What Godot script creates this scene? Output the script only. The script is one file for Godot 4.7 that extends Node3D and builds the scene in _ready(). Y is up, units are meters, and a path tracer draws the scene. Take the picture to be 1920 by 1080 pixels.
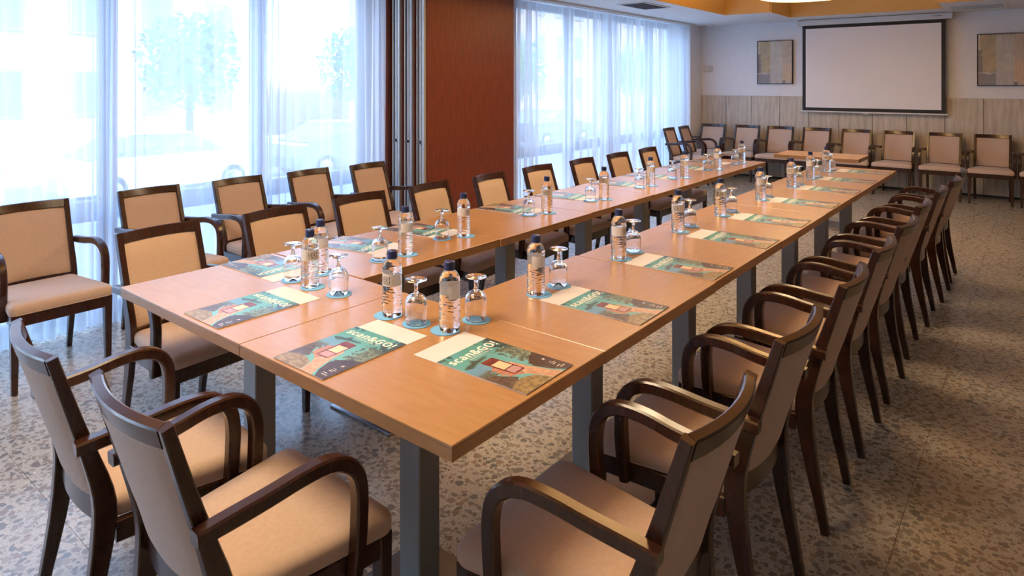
extends Node3D
# A hotel meeting room set for a conference. Plan coordinates: x to the right, z into the room (turned to Godot's -z by P()).

const T := 0.766          # height of the table tops
const SOFFIT := 2.54      # height of the ceiling
const FAR := 11.35        # the end wall with the screen
const CURTAIN := -4.56
var M := {}
var used := {}
var meshes := {}
var ORD := ["first", "second", "third", "fourth", "fifth", "sixth", "seventh", "eighth", "ninth"]


func _ready() -> void:
	# ---------------------------------------------------------------- camera, sky, sun, exposure
	var cam := Camera3D.new()
	cam.name = "camera"
	cam.projection = Camera3D.PROJECTION_FRUSTUM
	cam.near = 0.05
	cam.far = 200.0
	cam.size = 0.05 * 1080.0 / 1242.0
	cam.frustum_offset = Vector2((960.0 - 901.0) / 1242.0, (156.0 - 540.0) / 1242.0) * 0.05
	cam.position = Vector3(0, 1.55, 0)
	cam.rotation_degrees = Vector3(0, 40.08, 0)
	add_child(cam)
	cam.current = true
	var env := Environment.new()
	env.tonemap_mode = Environment.TONE_MAPPER_LINEAR
	env.tonemap_exposure = 2.0
	env.sdfgi_enabled = true
	env.ssao_enabled = true
	env.ssil_enabled = true
	env.background_mode = Environment.BG_SKY
	var sm := ProceduralSkyMaterial.new()
	sm.sky_top_color = Color(0.6, 0.78, 1.0)
	sm.sky_horizon_color = Color(0.88, 0.95, 1.0)
	sm.ground_bottom_color = Color(0.5, 0.5, 0.5)
	sm.ground_horizon_color = Color(0.8, 0.82, 0.85)
	sm.sky_energy_multiplier = 2.0
	sm.ground_energy_multiplier = 1.0
	env.sky = Sky.new()
	env.sky.sky_material = sm
	var we := WorldEnvironment.new()
	we.name = "environment"
	we.environment = env
	add_child(we)
	var sun := DirectionalLight3D.new()
	sun.name = "sun"
	sun.rotation_degrees = Vector3(-52, 70, 0)
	sun.light_energy = 0.7
	sun.light_color = Color(1.0, 0.96, 0.9)
	sun.light_angular_distance = 0.6
	sun.shadow_enabled = true
	add_child(sun)

	materials()
	room()
	windows()
	partition()
	end_wall()
	ceiling_fittings()
	tables()
	chairs()
	table_settings()
	street()


# ==================================================================== helpers
func P(x: float, y: float, z: float) -> Vector3:
	return Vector3(x, y, -z)


func numbered(n: String) -> String:
	if used.has(n):
		used[n] += 1
		return "%s_%03d" % [n, used[n]]
	used[n] = 0
	return n


func tag(o: Node, label: String, category: String, group := "") -> void:
	o.set_meta("label", label)
	o.set_meta("category", category)
	if group:
		o.set_meta("group", group)


func thing(called: String, label: String, category: String, at := Vector3.ZERO, turn := 0.0, group := "") -> Node3D:
	var o := Node3D.new()
	o.name = numbered(called)
	add_child(o)
	o.position = at
	o.rotation_degrees.y = turn
	tag(o, label, category, group)
	return o


func copy(src: Node3D, label: String, at: Vector3, turn: float) -> Node3D:
	var base: String = src.name
	var o: Node3D = src.duplicate()
	o.name = numbered(base)
	add_child(o)
	o.position = at
	o.rotation_degrees.y = turn
	o.set_meta("label", label)
	return o


func part(called: String, mesh: Mesh, mat: Material, parent: Node, at := Vector3.ZERO, turn := Vector3.ZERO) -> MeshInstance3D:
	var o := MeshInstance3D.new()
	o.name = numbered(called) if parent == self else called
	o.mesh = mesh
	o.material_override = mat
	parent.add_child(o, true)
	o.position = at
	o.rotation_degrees = turn
	return o


func structure(called: String, at := Vector3.ZERO) -> Node3D:
	var o := Node3D.new()
	o.name = called
	add_child(o)
	o.position = at
	o.set_meta("kind", "structure")
	return o


func begin() -> SurfaceTool:
	var st := SurfaceTool.new()
	st.begin(Mesh.PRIMITIVE_TRIANGLES)
	st.set_smooth_group(-1)
	return st


func finish(st: SurfaceTool) -> ArrayMesh:
	st.generate_normals()
	st.index()
	return st.commit()


# a triangle or a quad whose front looks along «out»
func tri(st: SurfaceTool, a: Vector3, b: Vector3, c: Vector3, out: Vector3) -> void:
	if (b - a).cross(c - a).dot(out) > 0.0:
		var k := b
		b = c
		c = k
	for v in [a, b, c]:
		st.add_vertex(v)


func quad(st: SurfaceTool, a: Vector3, b: Vector3, c: Vector3, d: Vector3, out: Vector3) -> void:
	tri(st, a, b, c, out)
	tri(st, a, c, d, out)


func add_box(st: SurfaceTool, c: Vector3, s: Vector3, bevel := 0.0) -> void:
	var h := s * 0.5
	var b: float = min(bevel, min(h.x, min(h.y, h.z)) * 0.9)
	if b <= 0.0:
		for ax in 3:
			for sg: float in [-1.0, 1.0]:
				var n := Vector3.ZERO
				n[ax] = sg
				var u := (ax + 1) % 3
				var v := (ax + 2) % 3
				var q: Array[Vector3] = []
				for k: Array in [[-1, -1], [1, -1], [1, 1], [-1, 1]]:
					var p := Vector3.ZERO
					p[ax] = sg * h[ax]
					p[u] = k[0] * h[u]
					p[v] = k[1] * h[v]
					q.append(c + p)
				quad(st, q[0], q[1], q[2], q[3], n)
		return
	# point of the corner (sx, sy, sz) on the face across axis f
	var cp := func(sx: float, sy: float, sz: float, f: int) -> Vector3:
		var p := Vector3(sx * (h.x - b), sy * (h.y - b), sz * (h.z - b))
		p[f] += [sx, sy, sz][f] * b
		return c + p
	for ax in 3:
		var u := (ax + 1) % 3
		var v := (ax + 2) % 3
		for sg: float in [-1.0, 1.0]:
			var n := Vector3.ZERO
			n[ax] = sg
			var q: Array[Vector3] = []
			for k: Array in [[-1, -1], [1, -1], [1, 1], [-1, 1]]:
				var s3 := Vector3.ZERO
				s3[ax] = sg
				s3[u] = k[0]
				s3[v] = k[1]
				q.append(cp.call(s3.x, s3.y, s3.z, ax))
			quad(st, q[0], q[1], q[2], q[3], n)
		for su: float in [-1.0, 1.0]:
			for sv: float in [-1.0, 1.0]:
				var a3 := Vector3.ZERO
				a3[u] = su
				a3[v] = sv
				var b3 := a3
				a3[ax] = -1
				b3[ax] = 1
				var n2 := Vector3.ZERO
				n2[u] = su
				n2[v] = sv
				quad(st, cp.call(a3.x, a3.y, a3.z, u), cp.call(b3.x, b3.y, b3.z, u), cp.call(b3.x, b3.y, b3.z, v), cp.call(a3.x, a3.y, a3.z, v), n2)
	for sx: float in [-1.0, 1.0]:
		for sy: float in [-1.0, 1.0]:
			for sz: float in [-1.0, 1.0]:
				tri(st, cp.call(sx, sy, sz, 0), cp.call(sx, sy, sz, 1), cp.call(sx, sy, sz, 2), Vector3(sx, sy, sz))


func box_mesh(s: Vector3, bevel := 0.0, c := Vector3.ZERO) -> ArrayMesh:
	var key := "%s %s %s" % [s, bevel, c]
	if not meshes.has(key):
		var st := begin()
		add_box(st, c, s, bevel)
		meshes[key] = finish(st)
	return meshes[key]


# a chamfered rectangular bar along a path; width lies along «side», thickness across it
func add_bar(st: SurfaceTool, pts: Array, w: Array, t: Array, side: Vector3, ch := 0.004) -> void:
	var rings := []
	var n := pts.size()
	for i in n:
		var tan: Vector3 = (pts[min(i + 1, n - 1)] - pts[max(i - 1, 0)]).normalized()
		var nn := side.cross(tan).normalized()
		var s := tan.cross(nn).normalized()
		if s.dot(side) < 0.0:
			s = -s
		var hw: float = w[i] * 0.5
		var ht: float = t[i] * 0.5
		var c: float = min(ch, min(hw, ht) * 0.6)
		var ring := []
		for k: Array in [[hw - c, ht], [hw, ht - c], [hw, -ht + c], [hw - c, -ht], [-hw + c, -ht], [-hw, -ht + c], [-hw, ht - c], [-hw + c, ht]]:
			ring.append(pts[i] + s * k[0] + nn * k[1])
		rings.append(ring)
	for k in 8:
		st.set_smooth_group(k + 1)
		for i in n - 1:
			var a: Vector3 = rings[i][k]
			var b: Vector3 = rings[i][(k + 1) % 8]
			var d: Vector3 = rings[i + 1][k]
			var e: Vector3 = rings[i + 1][(k + 1) % 8]
			quad(st, a, b, e, d, (a + b) * 0.5 - pts[i])
	st.set_smooth_group(-1)
	for e in [0, n - 1]:
		var out: Vector3 = (pts[0] - pts[1]) if e == 0 else (pts[n - 1] - pts[n - 2])
		for k in 8:
			tri(st, pts[e], rings[e][k], rings[e][(k + 1) % 8], out)


# Catmull-Rom through [x, y, z, w, t] rows
func smooth_rows(rows: Array, per: int) -> Array:
	var out := []
	var n := rows.size()
	for i in n - 1:
		for k in per:
			var f := float(k) / per
			var row := []
			for c in rows[0].size():
				row.append(cubic_interpolate(rows[i][c], rows[i + 1][c], rows[max(i - 1, 0)][c], rows[min(i + 2, n - 1)][c], f))
			out.append(row)
	out.append(rows[n - 1])
	return out


func bar_mesh(rows: Array, side: Vector3, per := 4, ch := 0.004) -> ArrayMesh:
	var st := begin()
	var pts := []
	var w := []
	var t := []
	for r in (smooth_rows(rows, per) if per > 1 else rows):
		pts.append(Vector3(r[0], r[1], r[2]))
		w.append(r[3])
		t.append(r[4])
	add_bar(st, pts, w, t, side, ch)
	return finish(st)


# turned shape from [radius, height] rows; rows that repeat a point make a sharp edge
func add_lathe(st: SurfaceTool, prof: Array, segs := 24, closed := true) -> void:
	var group := 1
	st.set_smooth_group(group)
	for i in prof.size() - 1:
		var a: Array = prof[i]
		var b: Array = prof[i + 1]
		if a[0] == b[0] and a[1] == b[1]:
			group += 1
			st.set_smooth_group(group)
			continue
		var dr: float = b[0] - a[0]
		var dy: float = b[1] - a[1]
		for k in segs:
			var u := TAU * k / segs
			var v := TAU * (k + 1) / segs
			var cu := Vector3(cos(u), 0, sin(u))
			var cv := Vector3(cos(v), 0, sin(v))
			var p0: Vector3 = cu * a[0] + Vector3(0, a[1], 0)
			var p1: Vector3 = cv * a[0] + Vector3(0, a[1], 0)
			var p2: Vector3 = cv * b[0] + Vector3(0, b[1], 0)
			var p3: Vector3 = cu * b[0] + Vector3(0, b[1], 0)
			var mid := (cu + cv).normalized()
			var out := mid * dy - Vector3(0, dr, 0)   # profile runs upwards on the outside
			if a[0] > 1e-6:
				tri(st, p0, p1, p2, out)
			if b[0] > 1e-6:
				tri(st, p0, p2, p3, out)
	st.set_smooth_group(-1)


func lathe_mesh(prof: Array, segs := 24) -> ArrayMesh:
	var st := begin()
	add_lathe(st, prof, segs)
	return finish(st)


func text_mesh(text: String, size: float, weight := 700, depth := 0.0006) -> TextMesh:
	var tm := TextMesh.new()
	var f := SystemFont.new()
	f.font_names = PackedStringArray(["Droid Sans"])
	f.font_weight = weight
	tm.font = f
	tm.text = text
	tm.font_size = 48
	tm.pixel_size = size / 48.0
	tm.depth = depth
	tm.curve_step = 4.0
	return tm


# ==================================================================== materials
func mat(c: Color, rough := 0.6, metal := 0.0) -> StandardMaterial3D:
	var m := StandardMaterial3D.new()
	m.albedo_color = c
	m.roughness = rough
	m.metallic = metal
	return m


func grain(c0: Color, c1: Color, rough: float, scale: Vector3, freq := 0.012, seed_ := 3, world := false, mid = null) -> StandardMaterial3D:
	var m := mat(Color.WHITE, rough)
	var n := FastNoiseLite.new()
	n.seed = seed_
	n.frequency = freq
	n.fractal_octaves = 5
	var t := NoiseTexture2D.new()
	t.width = 512
	t.height = 512
	t.seamless = true
	t.noise = n
	var g := Gradient.new()
	g.set_color(0, c0)
	g.set_color(1, c1)
	if mid != null:
		g.add_point(0.5, mid)
	t.color_ramp = g
	m.albedo_texture = t
	m.uv1_triplanar = true
	m.uv1_world_triplanar = world
	m.uv1_scale = scale
	return m


func materials() -> void:
	M.table = grain(Color8(182, 136, 88), Color8(192, 147, 98), 0.27, Vector3(0.9, 5.0, 5.0), 0.014, 5)
	M.table_across = grain(Color8(182, 136, 88), Color8(192, 147, 98), 0.27, Vector3(5.0, 5.0, 0.9), 0.014, 6)
	M.edge = grain(Color8(172, 130, 88), Color8(184, 142, 98), 0.4, Vector3(2.0, 8.0, 2.0), 0.014, 7)
	for k in [M.table, M.table_across]:
		k.metallic_specular = 0.7
	M.steel = mat(Color8(150, 150, 148), 0.42, 0.1)
	M.plate = mat(Color8(150, 152, 156), 0.25, 0.85)
	M.dark_wood = grain(Color8(48, 26, 18), Color8(66, 36, 25), 0.26, Vector3(4, 1.2, 4), 0.02, 9)
	M.dark_wood.clearcoat_enabled = true
	M.dark_wood.clearcoat = 0.35
	M.dark_wood.clearcoat_roughness = 0.15
	M.fabric = grain(Color8(196, 169, 150), Color8(207, 182, 163), 0.92, Vector3(3, 3, 3), 0.03, 11)
	M.fabric.rim_enabled = true
	M.fabric.rim = 0.4
	M.fabric.rim_tint = 0.5
	M.mahogany = grain(Color8(108, 50, 36), Color8(144, 76, 53), 0.36, Vector3(5.0, 0.35, 5.0), 0.02, 13)
	M.aluminium = mat(Color8(196, 198, 198), 0.35, 0.25)
	M.groove = mat(Color8(38, 42, 48), 0.6)
	M.wall = grain(Color8(234, 236, 240), Color8(239, 241, 245), 0.85, Vector3(1, 1, 1), 0.02, 15)
	M.beige_wall = mat(Color8(176, 156, 130), 0.85)
	M.ceiling = grain(Color8(222, 223, 224), Color8(238, 239, 240), 0.9, Vector3(2.5, 2.5, 2.5), 0.05, 17)
	M.ochre = mat(Color8(226, 188, 120), 0.8)
	M.board = grain(Color8(176, 165, 150), Color8(218, 209, 195), 0.5, Vector3(1.3, 0.16, 1.3), 0.022, 19, true, Color8(203, 192, 176))
	M.frame = mat(Color8(74, 84, 100), 0.4, 0.2)
	M.white = mat(Color8(228, 228, 226), 0.5)
	M.plastic = mat(Color8(206, 204, 196), 0.5)
	M.black = mat(Color8(34, 36, 42), 0.6)
	M.screen_cloth = mat(Color8(240, 240, 242), 0.8)
	M.paper = mat(Color8(226, 223, 226), 0.55)
	M.ink = mat(Color8(244, 242, 236), 0.6)
	M.cap = mat(Color8(32, 44, 96), 0.35)
	M.coaster = mat(Color8(120, 188, 244), 0.7)
	M.curtain = mat(Color(0.95, 0.97, 1.0, 0.66), 0.9)
	M.curtain.transparency = BaseMaterial3D.TRANSPARENCY_ALPHA
	M.curtain.cull_mode = BaseMaterial3D.CULL_DISABLED
	M.curtain.backlight_enabled = true
	M.curtain.backlight = Color(0.95, 0.97, 1.0)
	M.pane = mat(Color(1, 1, 1, 0.04), 0.02)
	M.pane.transparency = BaseMaterial3D.TRANSPARENCY_ALPHA
	M.thin_glass = mat(Color(1, 1, 1, 0.03), 0.0)
	M.thin_glass.transparency = BaseMaterial3D.TRANSPARENCY_ALPHA
	M.glass = mat(Color(1, 1, 1, 0.0), 0.0)
	M.glass.refraction_enabled = true
	M.glass.refraction_scale = 0.05
	M.water = mat(Color(1, 1, 1, 0.0), 0.0)
	M.water.refraction_enabled = true
	M.water.refraction_scale = 0.033
	M.terrazzo = mat(Color.WHITE, 0.24)
	M.terrazzo.metallic_specular = 0.62
	M.terrazzo.albedo_texture = terrazzo()
	M.terrazzo.uv1_triplanar = true
	M.terrazzo.uv1_world_triplanar = true
	M.terrazzo.uv1_scale = Vector3.ONE / 1.6
	M.brochure = mat(Color.WHITE, 0.3)
	M.brochure.albedo_texture = brochure_print()
	M.brochure.texture_repeat = false
	M.painting = mat(Color.WHITE, 0.7)
	M.painting.albedo_texture = painting_print()
	M.painting.texture_repeat = false
	M.label = mat(Color.WHITE, 0.5)
	M.label.albedo_texture = label_print()
	M.label.backlight_enabled = true
	M.label.backlight = Color(0.7, 0.7, 0.7)
	M.lamp_glow = mat(Color8(255, 232, 190), 0.5)
	M.lamp_glow.emission_enabled = true
	M.lamp_glow.emission = Color(1.0, 0.86, 0.58)
	M.lamp_glow.emission_energy_multiplier = 2.2
	M.brass = mat(Color8(214, 170, 92), 0.3, 0.7)


func terrazzo() -> ImageTexture:
	var n := 1536
	var px := float(n) / 1.6
	var rng := RandomNumberGenerator.new()
	rng.seed = 4
	var img := Image.create(n, n, false, Image.FORMAT_RGB8)
	var fine := FastNoiseLite.new()
	fine.seed = 8
	fine.frequency = 0.16
	fine.fractal_octaves = 2
	var grey := fine.get_seamless_image(n, n, false, false, 0.05).get_data()
	var data := PackedByteArray()
	data.resize(n * n * 3)
	for i in n * n:
		var g := (grey[i] - 128) / 128.0
		data[i * 3] = clampi(int(184 + 44 * g), 0, 255)
		data[i * 3 + 1] = clampi(int(175 + 43 * g), 0, 255)
		data[i * 3 + 2] = clampi(int(160 + 42 * g), 0, 255)
	var tones := [[138, 128, 117], [146, 136, 125], [128, 119, 110], [156, 144, 130], [143, 125, 112], [123, 118, 112]]
	var taken := {}
	for k in 14000:
		var big := k > 8000
		var r := rng.randf_range(0.007, 0.018) if big else rng.randf_range(0.0018, 0.006)
		if big and rng.randf() < 0.12:
			r *= 1.45
		r *= px
		var cx := rng.randi_range(0, n - 1)
		var cy := rng.randi_range(0, n - 1)
		if big:
			var free := true
			var reach := r * 0.8
			for gy in range(int((cy - reach - 16) / 24.0) - 1, int((cy + reach + 16) / 24.0) + 2):
				for gx in range(int((cx - reach - 16) / 24.0) - 1, int((cx + reach + 16) / 24.0) + 2):
					for q: Vector3 in taken.get(Vector2i(gx, gy), []):
						if Vector2(q.x - cx, q.y - cy).length() < (q.z + r) * 0.74:
							free = false
			if not free:
				continue
			var cell := Vector2i(int(cx / 24.0), int(cy / 24.0))
			if not taken.has(cell):
				taken[cell] = []
			taken[cell].append(Vector3(cx, cy, r))
		var tone: Array = tones[rng.randi_range(0, 5)]
		var light := 0
		if not big:
			light = rng.randi_range(-20, 70)
		var jit := rng.randi_range(-9, 9)
		var ph := rng.randf() * TAU
		var sq := rng.randf_range(0.5, 0.95)
		var a3 := rng.randf_range(0.05, 0.2)
		var a5 := rng.randf_range(0.03, 0.13)
		var p3 := rng.randf() * TAU
		var p5 := rng.randf() * TAU
		var cs := cos(ph)
		var sn := sin(ph)
		var e := int(r * 1.3) + 1
		for dy in range(-e, e + 1):
			for dx in range(-e, e + 1):
				var u := (dx * cs + dy * sn) / r
				var v := (dy * cs - dx * sn) / (r * sq)
				var d := u * u + v * v
				if d > 1.9:
					continue
				var edge := 1.0
				if big:
					var th := atan2(v, u)
					edge = 1.0 + a3 * sin(3.0 * th + p3) + a5 * sin(5.0 * th + p5)
				edge *= edge
				if d < edge:
					var at := (((cy + dy + n) % n) * n + (cx + dx + n) % n) * 3
					var rim := 24 if big and d > edge * 0.86 else 0
					data[at] = clampi(tone[0] + light + jit + rim, 0, 255)
					data[at + 1] = clampi(tone[1] + light + jit + rim, 0, 255)
					data[at + 2] = clampi(tone[2] + light + jit + rim, 0, 255)
	img.set_data(n, n, false, Image.FORMAT_RGB8, data)
	return ImageTexture.create_from_image(img)


func inside(poly: Array, x: float, y: float) -> bool:
	var hit := false
	var j := poly.size() - 1
	for i in poly.size():
		var a: Array = poly[i]
		var b: Array = poly[j]
		if (a[1] > y) != (b[1] > y) and x < (b[0] - a[0]) * (y - a[1]) / (b[1] - a[1]) + a[0]:
			hit = not hit
		j = i
	return hit


# the printed leaflet: a hand holding a telephone in front of a turquoise bay; the code on the telephone's screen is left out
func brochure_print() -> ImageTexture:
	var w := 270
	var h := 370
	var img := Image.create(w, h, false, Image.FORMAT_RGB8)
	var n := FastNoiseLite.new()
	n.seed = 21
	n.frequency = 0.035
	n.fractal_octaves = 4
	var n2 := FastNoiseLite.new()
	n2.seed = 22
	n2.frequency = 0.16
	var sleeve := [[1.02, 0.55], [0.86, 0.58], [0.7, 0.66], [0.66, 0.74], [0.74, 0.9], [0.86, 1.02], [1.02, 1.02]]
	var arm := [[0.53, 0.48], [0.58, 0.52], [0.61, 0.66], [0.7, 0.88], [0.8, 1.02], [0.56, 1.02], [0.5, 0.86], [0.42, 0.76], [0.5, 0.68]]
	var fingers := [[0.31, 0.47], [0.25, 0.49], [0.21, 0.52], [0.26, 0.545], [0.2, 0.57], [0.24, 0.6], [0.19, 0.63], [0.25, 0.66], [0.24, 0.7], [0.33, 0.72], [0.42, 0.77], [0.46, 0.7], [0.32, 0.6]]
	var phone := [[0.3, 0.335], [0.33, 0.325], [0.51, 0.325], [0.535, 0.335], [0.55, 0.69], [0.53, 0.705], [0.35, 0.705], [0.325, 0.69]]
	var glow := [[0.34, 0.43], [0.515, 0.425], [0.522, 0.57], [0.348, 0.575]]
	var lower := [[0.348, 0.59], [0.522, 0.585], [0.53, 0.68], [0.352, 0.685]]
	var cloth := [[-0.02, 0.86], [0.16, 0.8], [0.3, 0.79], [0.48, 0.85], [0.56, 1.02], [-0.02, 1.02]]
	var dark_cloth := [[-0.02, 0.56], [0.12, 0.57], [0.2, 0.66], [0.3, 0.76], [0.16, 0.82], [-0.02, 0.86]]
	var island := [[0.03, 0.31], [0.12, 0.28], [0.22, 0.27], [0.28, 0.21], [0.32, 0.265], [0.5, 0.25], [0.52, 0.275], [0.42, 0.3], [0.28, 0.31], [0.12, 0.345]]
	for y in h:
		for x in w:
			var u := float(x) / w
			var v := float(y) / h
			var a := n.get_noise_2d(x, y)
			var b := n2.get_noise_2d(x, y)
			var c := Color8(84, 158, 152).lerp(Color8(112, 184, 190), clampf(v * 2.4, 0, 1))
			if u < 0.3 + a * 0.1 and v > 0.34 and v < 0.58:
				c = Color8(112, 162, 198)
			if u + a * 0.16 > 0.7 and v > 0.26 and v < 0.72:
				c = Color8(152, 162, 136).lerp(Color8(60, 76, 72), clampf(0.42 + b * 1.6 + a, 0, 1))
			if (u + a * 0.3 > 0.84 and v < 0.27) or (u + a * 0.5 > 0.76 and v + a * 0.2 < 0.3 and v > 0.14):
				c = Color8(44, 62, 70).lerp(Color8(72, 94, 92), clampf(0.4 + b, 0, 1))
			if u - a * 0.3 < 0.1 and v < 0.1:
				c = Color8(52, 84, 84)
			if inside(island, u + b * 0.04, v + b * 0.03):
				c = Color8(50, 64, 62).lerp(Color8(112, 126, 114), clampf(0.25 + b * 1.4, 0, 1))
			if u - a * 0.2 < 0.2 and v > 0.48 + b * 0.06:
				c = Color8(122, 128, 112).lerp(Color8(70, 78, 74), clampf(0.4 + b * 1.3, 0, 1))
			if inside(dark_cloth, u, v):
				c = Color8(86, 68, 58).lerp(Color8(120, 104, 92), clampf(0.4 + a, 0, 1))
			if inside(cloth, u, v):
				c = Color8(168, 146, 102).lerp(Color8(126, 106, 74), clampf(0.4 + a * 1.6, 0, 1))
			if inside(arm, u, v):
				c = Color8(220, 178, 148).lerp(Color8(196, 146, 116), clampf(0.4 + a, 0, 1))
			if inside(sleeve, u, v):
				c = Color8(92, 66, 52).lerp(Color8(62, 48, 44), clampf(0.5 + a * 1.2, 0, 1))
			if inside(fingers, u, v):
				c = Color8(212, 160, 134).lerp(Color8(168, 110, 90), clampf(0.5 + b * 1.5, 0, 1))
			if inside(phone, u, v):
				c = Color8(150, 62, 48).lerp(Color8(104, 44, 40), clampf(0.5 + a, 0, 1))
			if inside(lower, u, v):
				c = Color8(196, 156, 160)
			if inside(glow, u, v):
				c = Color8(236, 214, 176)
			# small white marks at the foot of the sleeve
			for q: Array in [[0.9, 0.72, 0.022, 0.016], [0.89, 0.8, 0.03, 0.005], [0.9, 0.825, 0.045, 0.006], [0.89, 0.85, 0.04, 0.005], [0.87, 0.9, 0.04, 0.006], [0.9, 0.93, 0.05, 0.008]]:
				if absf(u - q[0]) < q[2] and absf(v - q[1]) < q[3] and b > -0.25:
					c = Color8(226, 218, 208)
			img.set_pixel(x, y, c)
	return ImageTexture.create_from_image(img)


func painting_print() -> ImageTexture:
	var w := 220
	var h := 284
	var img := Image.create(w, h, false, Image.FORMAT_RGB8)
	var n := FastNoiseLite.new()
	n.seed = 31
	n.frequency = 0.018
	n.fractal_octaves = 4
	var s := FastNoiseLite.new()
	s.seed = 32
	s.frequency = 0.05
	for y in h:
		for x in w:
			var u := float(x) / w
			var v := float(y) / h
			var a := n.get_noise_2d(x, y)
			var b := s.get_noise_2d(x * 1.6, y * 0.3)
			var c: Color
			if u < 0.37:
				c = Color8(176, 150, 104).lerp(Color8(150, 136, 104), clampf(0.5 + a * 1.3, 0, 1))
				if u < 0.05 + 0.02 * a and v < 0.34:
					c = Color8(196, 190, 172)
				if u < 0.07 + 0.18 * maxf(0.0, v - 0.55) + 0.05 * a and v > 0.3:
					c = Color8(110, 104, 98)
				if v > 0.74 + 0.05 * a:
					c = Color8(128, 124, 124).lerp(Color8(106, 104, 106), clampf(0.5 + b, 0, 1))
				if absf(v - 0.755 - 0.05 * a) < 0.012:
					c = Color8(190, 180, 168)
			elif u < 0.73:
				c = Color8(186, 180, 164).lerp(Color8(172, 166, 154), clampf(0.5 + a, 0, 1))
				if v > 0.72 + 0.1 * a:
					c = Color8(172, 164, 158)
			else:
				c = Color8(186, 162, 136).lerp(Color8(168, 150, 132), clampf(0.5 + a * 1.3, 0, 1))
				if v > 0.52 + 0.1 * b and v < 0.92:
					c = Color8(196, 160, 126)
				if v > 0.93 and u < 0.8:
					c = Color8(92, 86, 84)
			img.set_pixel(x, y, c.lightened(0.25).lightened(clampf(b * 0.12, 0, 1)).darkened(clampf(-b * 0.12, 0, 1)))
	return ImageTexture.create_from_image(img)


# pale bottle label with the word on it, in block letters of five by seven
func label_print() -> ImageTexture:
	var glyph := {"V": [17, 17, 17, 17, 17, 10, 4], "E": [31, 16, 16, 30, 16, 16, 31], "R": [30, 17, 17, 30, 20, 18, 17], "I": [14, 4, 4, 4, 4, 4, 14]}
	var img := Image.create(192, 48, false, Image.FORMAT_RGB8)
	img.fill(Color8(236, 234, 232))
	img.fill_rect(Rect2i(70, 4, 84, 40), Color8(222, 212, 202))
	img.fill_rect(Rect2i(0, 0, 192, 3), Color8(238, 238, 238))
	img.fill_rect(Rect2i(0, 45, 192, 3), Color8(238, 238, 238))
	var x0 := 84
	for ch in "VERI":
		for r in 7:
			for c in 5:
				if (int(glyph[ch][r]) >> (4 - c)) & 1:
					img.fill_rect(Rect2i(x0 + c * 2, 12 + r * 3, 2, 3), Color8(52, 46, 46))
		x0 += 14
	img.fill_rect(Rect2i(84, 37, 52, 2), Color8(110, 96, 90))
	return ImageTexture.create_from_image(img)


# ==================================================================== the room
func slab(called: String, parent: Node, m: Material, x0: float, x1: float, y0: float, y1: float, z0: float, z1: float, bevel := 0.0) -> MeshInstance3D:
	return part(called, box_mesh(Vector3(x1 - x0, y1 - y0, z1 - z0), bevel), m, parent, P((x0 + x1) * 0.5, (y0 + y1) * 0.5, (z0 + z1) * 0.5))


func room() -> void:
	var right := 3.2
	var back := -5.0
	# terrazzo floor laid in slabs with hairline joints
	var floor_ := structure("floor")
	var bed := slab("screed", floor_, M.groove, -5.0, right + 0.2, -0.2, -0.02, back - 0.2, FAR + 0.2)
	bed.set_meta("label", "dark bed seen in the hairline joints")
	var step := 0.8
	var x0 := -0.37 - step * 6.0
	while x0 < right:
		var z0 := 0.846 - step * 8.0
		while z0 < FAR:
			var xa: float = max(x0, -4.9)
			var xb: float = min(x0 + step, right)
			var za: float = max(z0, back)
			var zb: float = min(z0 + step, FAR)
			if xb - xa > 0.01 and zb - za > 0.01:
				slab("floor_slab", floor_, M.terrazzo, xa + 0.0007, xb - 0.0007, -0.02, 0.0, za + 0.0007, zb - 0.0007)
			z0 += step
		x0 += step
	# walls
	var wr := structure("wall_right")
	slab("plaster", wr, M.beige_wall, right, right + 0.2, -0.2, 3.1, back - 0.2, FAR + 0.2)
	var wb := structure("wall_back")
	slab("plaster", wb, M.wall, -5.2, right, -0.2, 3.1, back - 0.2, back)
	var wl := structure("wall_left")
	slab("near_pier", wl, M.wall, -5.0, -4.72, -0.2, 3.1, back, -4.6)
	slab("middle_pier", wl, M.mahogany, -5.0, -4.74, -0.2, 3.1, 4.08, 5.95)
	slab("far_pier", wl, M.wall, -5.0, -4.5, -0.2, 3.1, 10.86, FAR)
	slab("lintel", wl, M.wall, -5.0, -4.8, 2.54, 3.1, -4.6, 10.9)
	# ceiling: soffit round a cross-shaped coffer with ochre sides
	var ce := structure("ceiling")
	var top := 3.0
	slab("slab_above", ce, M.ochre, -5.0, right + 0.2, top, top + 0.15, back - 0.2, FAR + 0.2)
	var pieces := [
		[-5.0, -3.5, back - 0.2, FAR + 0.2], [-0.33, right + 0.2, back - 0.2, FAR + 0.2],
		[-3.5, -2.87, 9.7, FAR + 0.2], [-0.95, -0.33, 9.9, FAR + 0.2], [-2.87, -0.95, 10.65, FAR + 0.2],
		[-3.5, -0.33, back - 0.2, -1.2]]
	for q: Array in pieces:
		slab("soffit_panel", ce, M.ceiling, q[0], q[1], SOFFIT, SOFFIT + 0.03, q[2], q[3])
	var upstands := [
		[-3.5, -3.48, -1.2, 9.7], [-0.35, -0.33, -1.2, 9.9],
		[-2.87, -2.85, 9.7, 10.65], [-0.97, -0.95, 9.9, 10.65]]
	for q: Array in upstands:
		slab("coffer_side", ce, M.ochre, q[0], q[1], SOFFIT, top, q[2], q[3])
	for q: Array in [[-3.48, -2.87, 9.68], [-0.95, -0.35, 9.88], [-2.85, -0.97, 10.63], [-3.48, -0.35, -1.2]]:
		slab("coffer_end", ce, M.ochre, q[0], q[1], SOFFIT, top, q[2], q[2] + 0.02)


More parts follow.
